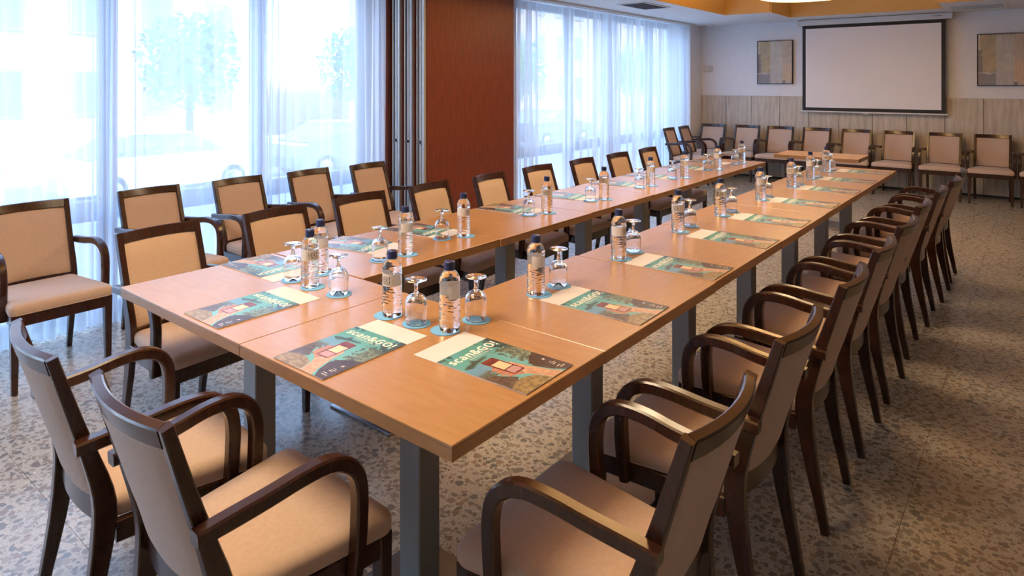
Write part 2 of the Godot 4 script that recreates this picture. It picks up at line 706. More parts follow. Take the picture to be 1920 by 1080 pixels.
func windows() -> void:
	# two glazed bays with a transom at knee height
	var bays := [[-4.6, 4.08, [-3.6, -2.5, -1.4, -0.3, 1.02, 1.8, 2.93]], [5.95, 10.86, [6.28, 7.55, 8.55, 9.95]]]
	var num := 0
	for bay: Array in bays:
		num += 1
		var w := structure("window_%d" % num)
		var z0: float = bay[0]
		var z1: float = bay[1]
		slab("sill_rail", w, M.frame, -4.86, -4.78, 0.0, 0.07, z0, z1, 0.004)
		slab("transom", w, M.frame, -4.87, -4.76, 0.64, 0.77, z0, z1, 0.006)
		slab("head_rail", w, M.frame, -4.86, -4.78, 2.46, 2.54, z0, z1, 0.004)
		var cuts: Array = [z0 + 0.05] + bay[2] + [z1 - 0.05]
		for c: float in cuts:
			slab("mullion", w, M.frame, -4.865, -4.765, 0.07, 2.46, c - 0.05, c + 0.05, 0.005)
		for i in cuts.size() - 1:
			slab("pane", w, M.pane, -4.823, -4.817, 0.77, 2.46, cuts[i] + 0.05, cuts[i + 1] - 0.05)
			slab("pane", w, M.pane, -4.823, -4.817, 0.07, 0.64, cuts[i] + 0.05, cuts[i + 1] - 0.05)
	# sheer curtains
	var hang := [
		[-1.5, 1.72, 30, 0.046, 1, "sheer white curtain at the left edge behind the nearest armchair by the window"],
		[1.725, 2.86, 15, 0.045, 2, "sheer white curtain between the two gathered folds of the near window"],
		[2.865, 4.07, 15, 0.045, 3, "sheer white curtain beside the folded wooden partition, near window"],
		[5.97, 8.22, 28, 0.042, 4, "sheer white curtain of the far window, half next to the wooden partition"],
		[8.225, 10.84, 31, 0.042, 5, "sheer white curtain of the far window, half next to the end wall"]]
	for c: Array in hang:
		var o := part("sheer_curtain", curtain_mesh(c[0], c[1], c[2], c[3], c[4]), M.curtain, self)
		tag(o, c[5], "curtain", "sheer curtains")
	for r: Array in [[-4.6, 4.05], [5.95, 10.86]]:
		var rail := thing("curtain_rail", "white curtain rail on the ceiling above the %s window" % ["near", "far"][int(r[0] > 0)], "curtain rail", P(CURTAIN, SOFFIT, (r[0] + r[1]) * 0.5))
		var len_: float = r[1] - r[0]
		part("track", box_mesh(Vector3(0.05, 0.022, len_), 0.003), M.white, rail, Vector3(0.02, -0.011, 0))
		part("track", box_mesh(Vector3(0.03, 0.03, len_), 0.003), M.white, rail, Vector3(0.14, -0.015, 0))


func curtain_mesh(z0: float, z1: float, folds: int, amp: float, seed_: int) -> ArrayMesh:
	var rng := RandomNumberGenerator.new()
	rng.seed = 100 + seed_
	var st := begin()
	st.set_smooth_group(1)
	# the ends of a curtain are gathered: positions crowd towards them
	var cols := folds * 10
	var rows := 9
	var amps := []
	var shift := []
	for f in folds + 2:
		amps.append(amp * rng.randf_range(0.12, 1.6))
		shift.append(rng.randf_range(-0.32, 0.32))
	var grid := []
	for j in rows + 1:
		var v := float(j) / rows
		var line := []
		for i in cols + 1:
			var s := float(i) / cols
			var ph := s * folds
			var f := int(ph)
			var fr := ph - f
			var a: float = lerp(amps[f], amps[f + 1], fr)
			var sh: float = lerp(shift[f], shift[f + 1], fr)
			var open := 0.72 + 0.28 * v      # folds are tight at the rail and open towards the hem
			var x: float = CURTAIN + a * open * sin((ph + sh * v) * TAU) + 0.012 * sin(ph * 2.3 + v * 3.0)
			var ss := s - 0.105 * sin(TAU * s)
			var z: float = lerp(z0, z1, ss) + 0.02 * v * sin(ph * 1.7 + seed_) * sin(PI * s)
			var y: float = lerp(SOFFIT - 0.033, 0.012 + 0.006 * sin(ph * 3.1), v)
			line.append(P(x, y, z))
		grid.append(line)
	for j in rows:
		for i in cols:
			quad(st, grid[j][i], grid[j][i + 1], grid[j + 1][i + 1], grid[j + 1][i], Vector3(1, 0, 0))
	return finish(st)


func partition() -> void:
	# sliding wall leaves parked in front of the middle pier, their aluminium ends towards the near window
	var zs := [-4.7275, -4.5535, -4.393, -4.235]
	var th := [0.105, 0.123, 0.126, 0.122]
	var words := ["reddish wooden partition leaf against the window pier, hindmost of the parked stack", "reddish wooden partition leaf, second of the parked stack from the window", "reddish wooden partition leaf, third of the parked stack from the window", "reddish wooden partition leaf in front of the stack, showing its broad face"]
	for i in 4:
		var w: float = th[i]
		var o := thing("partition_leaf", words[i], "partition", P(zs[i], 0, 4.2), 0, "parked sliding partition leaves")
		part("panel", box_mesh(Vector3(w * 0.98, 2.5, 1.28), 0.002), M.mahogany, o, Vector3(0, 1.265, -0.66))
		if i == 0:
			part("edge_strip", box_mesh(Vector3(0.02, 2.5, 0.03), 0.002), M.aluminium, o, Vector3(-0.045, 1.265, -0.015))
			part("edge_board", box_mesh(Vector3(0.08, 2.5, 0.026), 0.002), M.mahogany, o, Vector3(0.008, 1.265, -0.016))
			continue
		# extruded end: two rounded ribs with a dark groove between
		var st := begin()
		add_box(st, Vector3(-w * 0.38, 1.265, -0.01), Vector3(w * 0.07, 2.5, 0.034), 0.003)
		add_box(st, Vector3(w * 0.33, 1.265, -0.01), Vector3(w * 0.1, 2.5, 0.034), 0.003)
		for s: Array in [[-0.12, 0.24], [0.13, 0.22]]:
			var prof := []
			for k in 9:
				var an := PI * k / 8.0
				prof.append(Vector3(s[0] * w + cos(an) * s[1] * w * 0.5, 0, -0.018 + sin(an) * s[1] * w * 0.5))
			st.set_smooth_group(2)
			for k in 8:
				var a: Vector3 = prof[k]
				var b: Vector3 = prof[k + 1]
				quad(st, a + Vector3(0, 0.015, 0), b + Vector3(0, 0.015, 0), b + Vector3(0, 2.515, 0), a + Vector3(0, 2.515, 0), Vector3(a.x + b.x - 2.0 * s[0] * w, 0, 0.02))
			st.set_smooth_group(-1)
		part("end_profile", finish(st), M.aluminium, o)
		part("groove", box_mesh(Vector3(w * 0.72, 2.49, 0.012)), M.groove, o, Vector3(-0.01 * w, 1.265, -0.022))
		var lock := part("lock", lathe_mesh([[0.0, -0.004], [0.014, -0.004], [0.014, -0.004], [0.014, 0.006], [0.014, 0.006], [0.0, 0.006]], 14), M.groove, o, Vector3(-0.008, 1.02, 0.004), Vector3(90, 0, 0))
		part("cylinder", lathe_mesh([[0.0, 0.006], [0.006, 0.006], [0.006, 0.006], [0.006, 0.011], [0.006, 0.011], [0.0, 0.011]], 10), M.plate, lock)


func end_wall() -> void:
	var wf := structure("wall_far")
	slab("plaster", wf, M.wall, -5.0, 3.4, -0.2, 3.1, FAR, FAR + 0.2)
	# wainscot of upright boards
	var joints := [-4.5, -4.07, -3.65, -3.2, -2.77, -2.34, -1.89, -1.455, -1.0, -0.565, -0.13, 0.31, 0.75, 1.19, 1.63, 2.07, 2.51, 2.95, 3.2]
	for i in joints.size() - 1:
		var off := [0.0, 0.0012, -0.001, 0.0006][i % 4] as float
		slab("wall_board", wf, M.board, joints[i] + 0.003, joints[i + 1] - 0.003, 0.03, 1.34, FAR - 0.024 + off, FAR - 0.0045, 0.0015)
	slab("board_backing", wf, M.groove, -4.5, 3.2, 0.03, 1.338, FAR - 0.004, FAR - 0.0005)
	var sk := structure("baseboard_far")
	slab("skirting", sk, M.groove, -4.5, 3.2, 0.0, 0.03, FAR - 0.018, FAR - 0.0005)
	# projection screen
	var s := thing("projection_screen", "white roll-down projection screen with black border on the end wall", "projection screen", P(-1.9, 0, 11.24))
	part("case", box_mesh(Vector3(1.97, 0.085, 0.09), 0.008), M.white, s, Vector3(0, 2.4905, 0))
	for e: float in [-1.0, 1.0]:
		part("end_cap", box_mesh(Vector3(0.02, 0.09, 0.1), 0.006), M.white, s, Vector3(e * 0.99, 2.4905, 0))
	part("maker_mark", mark_mesh(), M.black, s, Vector3(0.83, 2.494, 0.0455))
	var wdt := 1.85
	part("projection_cloth", box_mesh(Vector3(wdt - 0.096, 1.225, 0.002)), M.screen_cloth, s, Vector3(-0.011, 1.786, 0.0))
	var bd := begin()
	for q: Array in [[-1, 0.048], [1, 0.048]]:
		add_box(bd, Vector3(q[0] * (wdt * 0.5 - 0.024) - 0.011, 1.786, 0.0), Vector3(0.048, 1.225, 0.0022))
	add_box(bd, Vector3(-0.011, 2.4235, 0.0), Vector3(wdt, 0.05, 0.0022))
	add_box(bd, Vector3(-0.011, 1.148, 0.0), Vector3(wdt, 0.051, 0.0022))
	part("border", finish(bd), M.black, s)
	part("bottom_bar", box_mesh(Vector3(1.9, 0.02, 0.024), 0.004), M.white, s, Vector3(-0.011, 1.112, 0.0))
	part("pull_handle", box_mesh(Vector3(0.075, 0.02, 0.02), 0.008), M.white, s, Vector3(-0.06, 1.092, 0.0))
	# two framed abstract paintings
	for q: Array in [[-3.2725, 1.89, "abstract painting of ochre, cream and tan bands left of the projection screen"], [-0.365, 1.867, "abstract painting of ochre, cream and tan bands right of the projection screen"]]:
		var o := thing("painting", q[2], "painting", P(q[0], q[1], FAR - 0.001), 0, "abstract paintings on the end wall")
		var wq := 0.547
		var hq := 0.705
		var fr := begin()
		for e: float in [-1.0, 1.0]:
			add_box(fr, Vector3(e * (wq * 0.5 - 0.005), 0, 0.024), Vector3(0.01, hq, 0.048), 0.001)
			add_box(fr, Vector3(0, e * (hq * 0.5 - 0.005), 0.024), Vector3(wq - 0.02, 0.01, 0.048), 0.001)
		part("picture_frame", finish(fr), M.black, o)
		var qm := QuadMesh.new()
		qm.size = Vector2(wq - 0.02, hq - 0.02)
		part("stretcher", box_mesh(Vector3(wq - 0.021, hq - 0.021, 0.038)), M.paper, o, Vector3(0, 0, 0.0195))
		part("canvas", qm, M.painting, o, Vector3(0, 0, 0.0395))
	var th := thing("thermostat", "small white thermostat box on the end wall above the boards", "thermostat", P(-4.375, 1.795, FAR - 0.001))
	part("housing", box_mesh(Vector3(0.15, 0.09, 0.03), 0.006), M.plastic, th, Vector3(0, 0, 0.015))
	part("display", box_mesh(Vector3(0.05, 0.05, 0.003)), M.white, th, Vector3(-0.03, 0.0, 0.031))
	part("button", box_mesh(Vector3(0.016, 0.03, 0.006), 0.002), M.plastic, th, Vector3(0.045, 0.0, 0.031))


func mark_mesh() -> ArrayMesh:
	var st := begin()
	add_box(st, Vector3(-0.048, 0, 0), Vector3(0.012, 0.016, 0.002))
	var x := -0.032
	for w: float in [0.009, 0.007, 0.01, 0.008, 0.007, 0.01, 0.008]:
		add_box(st, Vector3(x + w * 0.5, 0, 0), Vector3(w, 0.01, 0.002))
		x += w + 0.003
	return finish(st)


func ceiling_fittings() -> void:
	# dark air grille over the window side and a white diffuser beside the screen
	var g := thing("ceiling_vent", "dark slatted air grille in the ceiling near the far curtain", "ceiling vent", P(-3.85, SOFFIT, 7.82))
	var fr := begin()
	for e: float in [-1.0, 1.0]:
		add_box(fr, Vector3(e * 0.175, -0.004, 0), Vector3(0.03, 0.01, 0.74), 0.002)
		add_box(fr, Vector3(0, -0.004, e * 0.355), Vector3(0.32, 0.01, 0.03), 0.002)
	part("rim", finish(fr), M.plastic, g)
	part("backing", box_mesh(Vector3(0.33, 0.002, 0.69)), M.groove, g, Vector3(0, -0.0015, 0))
	for k in 9:
		part("slat", box_mesh(Vector3(0.012, 0.008, 0.68)), M.frame, g, Vector3(-0.14 + k * 0.035, -0.006, 0), Vector3(0, 0, 35))
	var d := thing("ceiling_vent", "white louvred air diffuser in the ceiling right of the screen", "ceiling vent", P(-0.6, SOFFIT, 10.62))
	fr = begin()
	for e: float in [-1.0, 1.0]:
		add_box(fr, Vector3(e * 0.285, -0.006, 0), Vector3(0.03, 0.014, 0.6), 0.003)
		add_box(fr, Vector3(0, -0.006, e * 0.285), Vector3(0.54, 0.014, 0.03), 0.003)
	part("rim", finish(fr), M.white, d)
	part("backing", box_mesh(Vector3(0.54, 0.002, 0.54)), M.frame, d, Vector3(0, -0.0015, 0))
	for k in 11:
		part("slat", box_mesh(Vector3(0.54, 0.003, 0.034)), M.white, d, Vector3(0, -0.008, -0.245 + k * 0.049), Vector3(28, 0, 0))
	var a := thing("alarm_detector", "small white detector on the ceiling in the corner by the end wall", "detector", P(-4.24, SOFFIT, 11.05))
	part("base", lathe_mesh([[0.0, -0.016], [0.075, -0.016], [0.08, -0.01], [0.08, -0.01], [0.08, -0.0002], [0.08, -0.0002], [0.0, -0.0002]], 24), M.white, a)
	part("chamber", lathe_mesh([[0.0, -0.04], [0.03, -0.038], [0.045, -0.028], [0.05, -0.016]], 20), M.white, a)
	# round pendants hung in the coffer
	var zz := [7.9, 4.4, 0.9]
	var words := ["round glowing ceiling lamp hung in the coffer before the projection screen", "round ceiling lamp over the middle of the tables", "round ceiling lamp over the near end of the tables"]
	for i in 3:
		var l := thing("ceiling_lamp", words[i], "lamp", P(-1.95, 2.49, zz[i]), 0, "round ceiling lamps in the coffer")
		part("lamp_diffuser", lathe_mesh([[0.0, 0.0], [0.3, 0.001], [0.45, 0.006], [0.485, 0.016], [0.49, 0.03], [0.49, 0.03], [0.0, 0.03]], 48), M.lamp_glow, l)
		part("rim", lathe_mesh([[0.49, 0.012], [0.5, 0.008], [0.505, 0.02], [0.505, 0.07], [0.49, 0.075], [0.49, 0.075], [0.485, 0.066], [0.48, 0.032]], 48), M.brass, l)
		part("upper_diffuser", lathe_mesh([[0.0, 0.034], [0.478, 0.034], [0.478, 0.034], [0.478, 0.05], [0.478, 0.05], [0.0, 0.06]], 48), M.lamp_glow, l)
		for k in 3:
			var an := TAU * k / 3.0
			part("rod", lathe_mesh([[0.005, 0.0], [0.005, 0.432]], 8), M.brass, l, Vector3(cos(an) * 0.3, 0.078, sin(an) * 0.3))
		for up in 2:
			var li := AreaLight3D.new()
			li.name = ["lamp_light", "lamp_uplight"][up]
			li.area_size = Vector2(0.8, 0.8)
			li.light_energy = [[0.85, 1.4, 1.7][i], [1.8, 1.6, 1.6][i]][up]
			li.light_color = Color(1.0, 0.9, 0.77)
			li.area_range = 14.0
			li.shadow_enabled = true
			l.add_child(li)
			li.position = Vector3(0, [-0.01, 0.082][up], 0)
			li.rotation_degrees = Vector3([-90, 90][up], 0, 0)


# ==================================================================== furniture
func table(label: String, x0: float, x1: float, z0: float, z1: float, across: bool, group: String) -> Node3D:
	var o := thing("conference_table", label, "table", P((x0 + x1) * 0.5, 0, (z0 + z1) * 0.5), 0, group)
	var w := x1 - x0
	var d := z1 - z0
	part("tabletop", box_mesh(Vector3(w, 0.008, d), 0.0015), M.table_across if across else M.table, o, Vector3(0, T - 0.004, 0))
	part("edge_band", box_mesh(Vector3(w - 0.001, 0.03, d - 0.001), 0.001), M.edge, o, Vector3(0, T - 0.023, 0))
	part("column", box_mesh(Vector3(0.086, T - 0.05, 0.086), 0.004), M.steel, o, Vector3(0, (T - 0.05) * 0.5 + 0.012, 0))
	part("mounting_plate", box_mesh(Vector3(0.3, 0.006, 0.3)), M.steel, o, Vector3(0, T - 0.041, 0))
	part("base_plate", box_mesh(Vector3(0.42, 0.012, 0.42), 0.003), M.plate, o, Vector3(0, 0.006, 0))
	return o


func tables() -> void:
	var gap := 0.0015
	var rz := [1.716, 2.59, 3.474, 4.357, 5.215, 6.073, 6.932]
	var lz := [1.73, 2.612, 3.496, 4.36, 5.221, 6.05, 6.874]
	var g := "beech tables pushed together in a ring"
	table("beech table at the near right corner with two leaflets on it", -1.835, -0.969, 1.056, 1.716, false, g)
	table("beech table at the near left corner, palest in the window light", -2.699, -1.838, 1.057, 1.722, false, g)
	var shift := [0.006, -0.002, 0.003, -0.003, 0.002, 0.006]
	for i in 6:
		var s: float = shift[i]
		table("beech table in the row nearest the right aisle, %s after the near corner" % ORD[i], -1.604 - s, -0.971 + s * 0.5, rz[i] + gap, rz[i + 1] - gap, true, g)
		table("beech table in the row beside the windows, %s after the near corner" % ORD[i], -2.7 + s, -2.066 - s, lz[i] + gap, lz[i + 1] - gap, true, g)
	table("single beech table standing alone before the end wall", -2.24, -1.408, 7.7, 8.25, false, "")


func back_z(y: float) -> float:
	var k := [[0.0, 0.262], [0.2, 0.222], [0.42, 0.194], [0.5, 0.206], [0.61, 0.24], [0.74, 0.279], [0.86, 0.316]]
	for i in k.size() - 1:
		if y <= k[i + 1][0]:
			return cubic_interpolate(k[i][1], k[i + 1][1], k[max(i - 1, 0)][1], k[min(i + 2, 6)][1], (y - k[i][0]) / (k[i + 1][0] - k[i][0]))
	return 0.316


func make_chair(label: String, group: String) -> Node3D:
	var o := thing("armchair", label, "chair", Vector3.ZERO, 0, group)
	# seat: a cushion built up in rounded outlines
	var st := begin()
	var layers := [[0.393, 0.012], [0.394, 0.004], [0.402, 0.0], [0.426, 0.0], [0.438, 0.005], [0.447, 0.016], [0.452, 0.036], [0.455, 0.09]]
	var rings := []
	for l: Array in layers:
		rings.append(seat_outline(l[1], l[0]))
	st.set_smooth_group(1)
	var n: int = rings[0].size()
	for i in layers.size() - 1:
		for k in n:
			var a: Vector3 = rings[i][k]
			quad(st, a, rings[i][(k + 1) % n], rings[i + 1][(k + 1) % n], rings[i + 1][k], Vector3(a.x, 0.05 + i * 0.02, a.z + 0.03))
	for k in n:
		tri(st, Vector3(0, 0.456, -0.03), rings[-1][k], rings[-1][(k + 1) % n], Vector3.UP)
	st.set_smooth_group(-1)
	for k in n:
		tri(st, Vector3(0, 0.393, -0.03), rings[0][k], rings[0][(k + 1) % n], Vector3.DOWN)
	part("seat", finish(st), M.fabric, o)
	# padded back between the posts, bowed in plan
	st = begin()
	var nu := 12
	var nv := 10
	var f := []
	var b := []
	for j in nv + 1:
		var v := float(j) / nv
		var y: float = lerp(0.44, 0.828, v)
		var rf := []
		var rb := []
		for i in nu + 1:
			var u := float(i) / nu * 2.0 - 1.0
			var z := back_z(y) + 0.028 * (1.0 - u * u)
			var puff := pow(1.0 - pow(absf(u), 8.0), 0.5) * pow(1.0 - pow(absf(v * 2.0 - 1.0), 10.0), 0.5)
			rf.append(Vector3(u * 0.175, y, z - 0.003 - 0.014 * puff))
			rb.append(Vector3(u * 0.175, y, z + 0.003 + 0.012 * puff))
		f.append(rf)
		b.append(rb)
	for j in nv:
		for i in nu:
			st.set_smooth_group(1)
			quad(st, f[j][i], f[j][i + 1], f[j + 1][i + 1], f[j + 1][i], Vector3(0, 0, -1))
			st.set_smooth_group(2)
			quad(st, b[j][i], b[j][i + 1], b[j + 1][i + 1], b[j + 1][i], Vector3(0, 0, 1))
	st.set_smooth_group(-1)
	for i in nu:
		quad(st, f[0][i], f[0][i + 1], b[0][i + 1], b[0][i], Vector3.DOWN)
		quad(st, f[nv][i], f[nv][i + 1], b[nv][i + 1], b[nv][i], Vector3.UP)
	for j in nv:
		quad(st, f[j][0], f[j + 1][0], b[j + 1][0], b[j][0], Vector3.LEFT)
		quad(st, f[j][nu], f[j + 1][nu], b[j + 1][nu], b[j][nu], Vector3.RIGHT)
	part("backrest", finish(st), M.fabric, o)
	# wooden frame
	for s: float in [-1.0, 1.0]:
		var rows := []
		for q: Array in [[0.0, 0.028, 0.026], [0.1, 0.028, 0.032], [0.25, 0.03, 0.044], [0.4, 0.03, 0.056], [0.48, 0.03, 0.052], [0.56, 0.029, 0.042], [0.66, 0.028, 0.034], [0.76, 0.028, 0.03], [0.862, 0.028, 0.027]]:
			rows.append([s * 0.186, q[0], back_z(q[0]), q[1], q[2]])
		part("rear_leg_and_post", bar_mesh(rows, Vector3.RIGHT, 2, 0.003), M.dark_wood, o)
	var rail := []
	var low := []
	for i in 9:
		var u := i / 4.0 - 1.0
		rail.append([u * 0.1745, 0.838, back_z(0.838) + 0.028 * (1.0 - u * u), 0.05, 0.027])
		low.append([u * 0.173, 0.42, back_z(0.42) + 0.024 * (1.0 - u * u) - 0.002, 0.066, 0.022])
	part("top_rail", bar_mesh(rail, Vector3(0, 0.95, 0.3), 1, 0.004), M.dark_wood, o)
	part("lower_back_rail", bar_mesh(low, Vector3(0, 1, 0), 1, 0.003), M.dark_wood, o)
	for s: float in [-1.0, 1.0]:
		part("front_leg", bar_mesh([[s * 0.217, 0.0, -0.226, 0.028, 0.028], [s * 0.216, 0.2, -0.225, 0.034, 0.034], [s * 0.215, 0.392, -0.224, 0.04, 0.04]], Vector3.RIGHT, 1, 0.003), M.dark_wood, o)
		part("side_rail", bar_mesh([[s * 0.218, 0.363, -0.206, 0.024, 0.058], [s * 0.192, 0.363, 0.17, 0.024, 0.058]], Vector3.RIGHT, 1, 0.003), M.dark_wood, o)
	part("front_rail", box_mesh(Vector3(0.392, 0.058, 0.024), 0.003), M.dark_wood, o, Vector3(0, 0.363, -0.23))
	# bent arms, outside the posts and the seat rail
	for s: float in [-1.0, 1.0]:
		var rows := []
		for q: Array in [[0.218, 0.628, 0.272], [0.22, 0.632, 0.2], [0.225, 0.64, 0.11], [0.232, 0.651, 0.03], [0.235, 0.651, -0.04], [0.238, 0.633, -0.09], [0.24, 0.598, -0.12], [0.24, 0.545, -0.131], [0.24, 0.48, -0.13], [0.24, 0.42, -0.126], [0.239, 0.345, -0.116]]:
			rows.append([s * q[0], q[1], q[2], 0.036, 0.036])
		rows[0][4] = 0.032
		rows[9][4] = 0.034
		rows[10][4] = 0.03
		part("arm", bar_mesh(rows, Vector3.RIGHT, 3, 0.005), M.dark_wood, o)
	return o


func seat_outline(inset: float, y: float) -> Array:
	# rounded trapezium, wider in front
	var zf := -0.252 + inset
	var zb := 0.182 - inset
	var xf := 0.242 - inset
	var xb := 0.188 - inset
	var out := []
	var corner := func(cx: float, cz: float, r: float, a0: float, a1: float) -> void:
		for k in 6:
			var a: float = lerp(a0, a1, k / 5.0)
			out.append(Vector3(cx + cos(a) * r, y, cz + sin(a) * r))
	var r1: float = max(0.035 - inset * 0.3, 0.008)
	var r2: float = max(0.02 - inset * 0.2, 0.006)
	corner.call(xf - r1, zf + r1, r1, -PI / 2, 0.0)
	corner.call(xb - r2, zb - r2, r2, 0.0, PI / 2)
	corner.call(-xb + r2, zb - r2, r2, PI / 2, PI)
	corner.call(-xf + r1, zf + r1, r1, PI, PI * 1.5)
	return out


func chairs() -> void:
	# each row: x and z of the middle of the chair's top rail, turn, so that the base lies 0.316 in front of it
	var proto: Node3D = null
	var list := []
	var rz := [1.425, 2.055, 2.693, 3.304, 3.905, 4.579, 5.254, 5.87, 6.461]
	var rx := [-0.518, -0.522, -0.508, -0.505, -0.497, -0.508, -0.487, -0.46, -0.464]
	var rt := [90.5, 89.0, 91.0, 90.0, 88.0, 90.0, 91.0, 89.0, 90.0]
	for i in 9:
		list.append([rx[i], rz[i], rt[i], "armchair in the row along the right aisle, %s from the near end" % ORD[i], "armchairs on the aisle side of the tables"])
	var lx := [-3.222, -3.2, -3.22, -3.2, -3.18, -3.196, -3.179, -3.172, -3.18]
	var lz := [1.436, 2.054, 2.657, 3.246, 3.87, 4.531, 5.202, 5.86, 6.53]
	var lt := [-87.0, -87.0, -90.0, -86.0, -85.0, -90.0, -88.0, -90.0, -88.0]
	for i in 9:
		list.append([lx[i], lz[i], lt[i], "armchair at the tables on the window side, %s from the near end" % ORD[i], "armchairs on the window side of the tables"])
	list.append([-2.075, 0.589, -4.0, "foreground armchair seen from behind at the near table edge, left one", "armchairs at the near edge of the tables"])
	list.append([-1.523, 0.611, -1.0, "foreground armchair seen from behind at the near table edge, right one", "armchairs at the near edge of the tables"])
	var wz := [1.243, 1.931, 2.546, 3.144, 3.728]
	var wx := [-4.445, -4.484, -4.461, -4.447, -4.42]
	for i in 5:
		list.append([wx[i] + 0.01, wz[i], [-90.0, -87.5, -86.0, -86.0, -86.0][i], "armchair standing against the near curtains, %s from the left" % ORD[i], "armchairs along the near window"])
	for i in 2:
		list.append([-4.36, [9.68, 10.24][i], -88.0, "armchair standing against the far curtains, %s" % ["the one nearer the tables", "the one nearer the corner"][i], "armchairs along the far window"])
	var bx := [-4.195, -3.65, -3.134, -2.6, -2.06, -1.525, -0.99, -0.462, 0.065]
	var bz := [11.1, 11.16, 11.15, 11.15, 11.15, 11.15, 11.15, 11.16, 11.15]
	var bt := [184.0, 180.5, 181.0, 179.0, 180.0, 178.0, 180.0, 180.0, 180.0]
	for i in 9:
		list.append([bx[i], bz[i], bt[i], "armchair lined up against the end wall, %s from the window corner" % ORD[i], "armchairs along the end wall"])
	for c: Array in list:
		var a := deg_to_rad(c[2])
		var fwd := Vector3(-sin(a), 0, -cos(a))           # where the chair faces
		var at := P(c[0], 0, c[1]) + fwd * 0.316
		if proto == null:
			proto = make_chair(c[3], c[4])
			proto.position = at
			proto.rotation_degrees.y = c[2]
		else:
			var o := copy(proto, c[3], at, c[2])
			o.set_meta("group", c[4])


# ==================================================================== table settings
func make_bottle(label: String) -> Node3D:
	var o := thing("water_bottle", label, "bottle", Vector3.ZERO, 0, "water bottles on the tables")
	var prof := [[0.0, 0.003], [0.02, 0.001], [0.028, 0.0], [0.0315, 0.004], [0.033, 0.012]]
	var y := 0.016
	while y < 0.1:
		prof.append([0.0333, y])
		y += 0.0024
	prof += [[0.0325, 0.103], [0.0325, 0.147], [0.0345, 0.15], [0.035, 0.154], [0.0335, 0.157], [0.0335, 0.16], [0.031, 0.17], [0.026, 0.18], [0.019, 0.188], [0.0145, 0.192], [0.0135, 0.2], [0.0, 0.2]]
	var bs := begin()
	bs.set_smooth_group(1)
	var ns := 44
	var wave := func(r: float, h: float, k: int) -> Vector3:
		var th := TAU * (k % ns) / ns
		var fade := smoothstep(0.008, 0.02, h) * (1.0 - smoothstep(0.09, 0.1, h))
		var rr: float = r + fade * (0.0006 * sin(h * 640.0 + 0.9 * sin(5.0 * th)) + 0.0005 * sin(9.0 * th + h * 260.0) + 0.0004 * sin(4.0 * th - h * 410.0))
		return Vector3(cos(th) * rr, h, sin(th) * rr)
	for q in prof.size() - 1:
		for k in ns:
			var p0: Vector3 = wave.call(prof[q][0], prof[q][1], k)
			var p1: Vector3 = wave.call(prof[q][0], prof[q][1], k + 1)
			var p2: Vector3 = wave.call(prof[q + 1][0], prof[q + 1][1], k + 1)
			var p3: Vector3 = wave.call(prof[q + 1][0], prof[q + 1][1], k)
			var mid := (p0 + p1 + p2 + p3) * Vector3(1, 0, 1)
			var out: Vector3 = mid.normalized() * (prof[q + 1][1] - prof[q][1]) - Vector3(0, prof[q + 1][0] - prof[q][0], 0)
			if prof[q][0] > 1e-6:
				tri(bs, p0, p1, p2, out)
			if prof[q + 1][0] > 1e-6:
				tri(bs, p0, p2, p3, out)
	part("body", finish(bs), M.water, o)
	part("cap", lathe_mesh([[0.0165, 0.195], [0.0172, 0.196], [0.0172, 0.196], [0.0172, 0.216], [0.0172, 0.216], [0.0158, 0.2185], [0.0, 0.2185]], 24), M.cap, o)
	part("neck_ring", lathe_mesh([[0.0135, 0.1915], [0.0165, 0.1915], [0.0165, 0.1915], [0.0165, 0.194], [0.0165, 0.194], [0.0135, 0.194]], 24), M.cap, o)
	# wrap-round paper label
	var st := begin()
	st.set_smooth_group(1)
	var segs := 28
	for k in segs:
		var a := PI * 0.5 + TAU * 0.66 * (float(k) / segs - 0.58)
		var b := PI * 0.5 + TAU * 0.66 * (float(k + 1) / segs - 0.58)
		var u0 := 1.0 - float(k) / segs
		var u1 := 1.0 - float(k + 1) / segs
		var p := [[a, 0.146, u0, 0.0], [b, 0.146, u1, 0.0], [b, 0.105, u1, 1.0], [a, 0.105, u0, 1.0]]
		for i: int in [0, 3, 2, 0, 2, 1]:
			st.set_uv(Vector2(p[i][2], p[i][3]))
			st.add_vertex(Vector3(cos(p[i][0]) * 0.0331, p[i][1], sin(p[i][0]) * 0.0331))
	part("paper_label", finish(st), M.label, o)
	return o


func make_glass(label: String) -> Node3D:
	var o := thing("wine_glass", label, "glass", Vector3.ZERO, 0, "upturned stemmed glasses on the tables")
	part("bowl", lathe_mesh([[0.0, 0.0905], [0.012, 0.0895], [0.0225, 0.0855], [0.0305, 0.0765], [0.0345, 0.0625], [0.0343, 0.045], [0.0331, 0.02], [0.032, 0.0015], [0.0327, 0.0], [0.0335, 0.0015], [0.0347, 0.02], [0.036, 0.045], [0.0365, 0.064], [0.0335, 0.0795], [0.0255, 0.09], [0.015, 0.0958], [0.0, 0.097]], 36), M.glass, o)
	part("stem", lathe_mesh([[0.0, 0.0975], [0.011, 0.098], [0.0078, 0.103], [0.0062, 0.111], [0.0062, 0.119], [0.0072, 0.128], [0.0125, 0.1345], [0.0, 0.1346]], 20), M.glass, o)
	part("foot", lathe_mesh([[0.0, 0.1352], [0.014, 0.1354], [0.03, 0.1385], [0.0355, 0.1405], [0.036, 0.142], [0.035, 0.143], [0.0, 0.1432]], 32), M.glass, o)
	return o


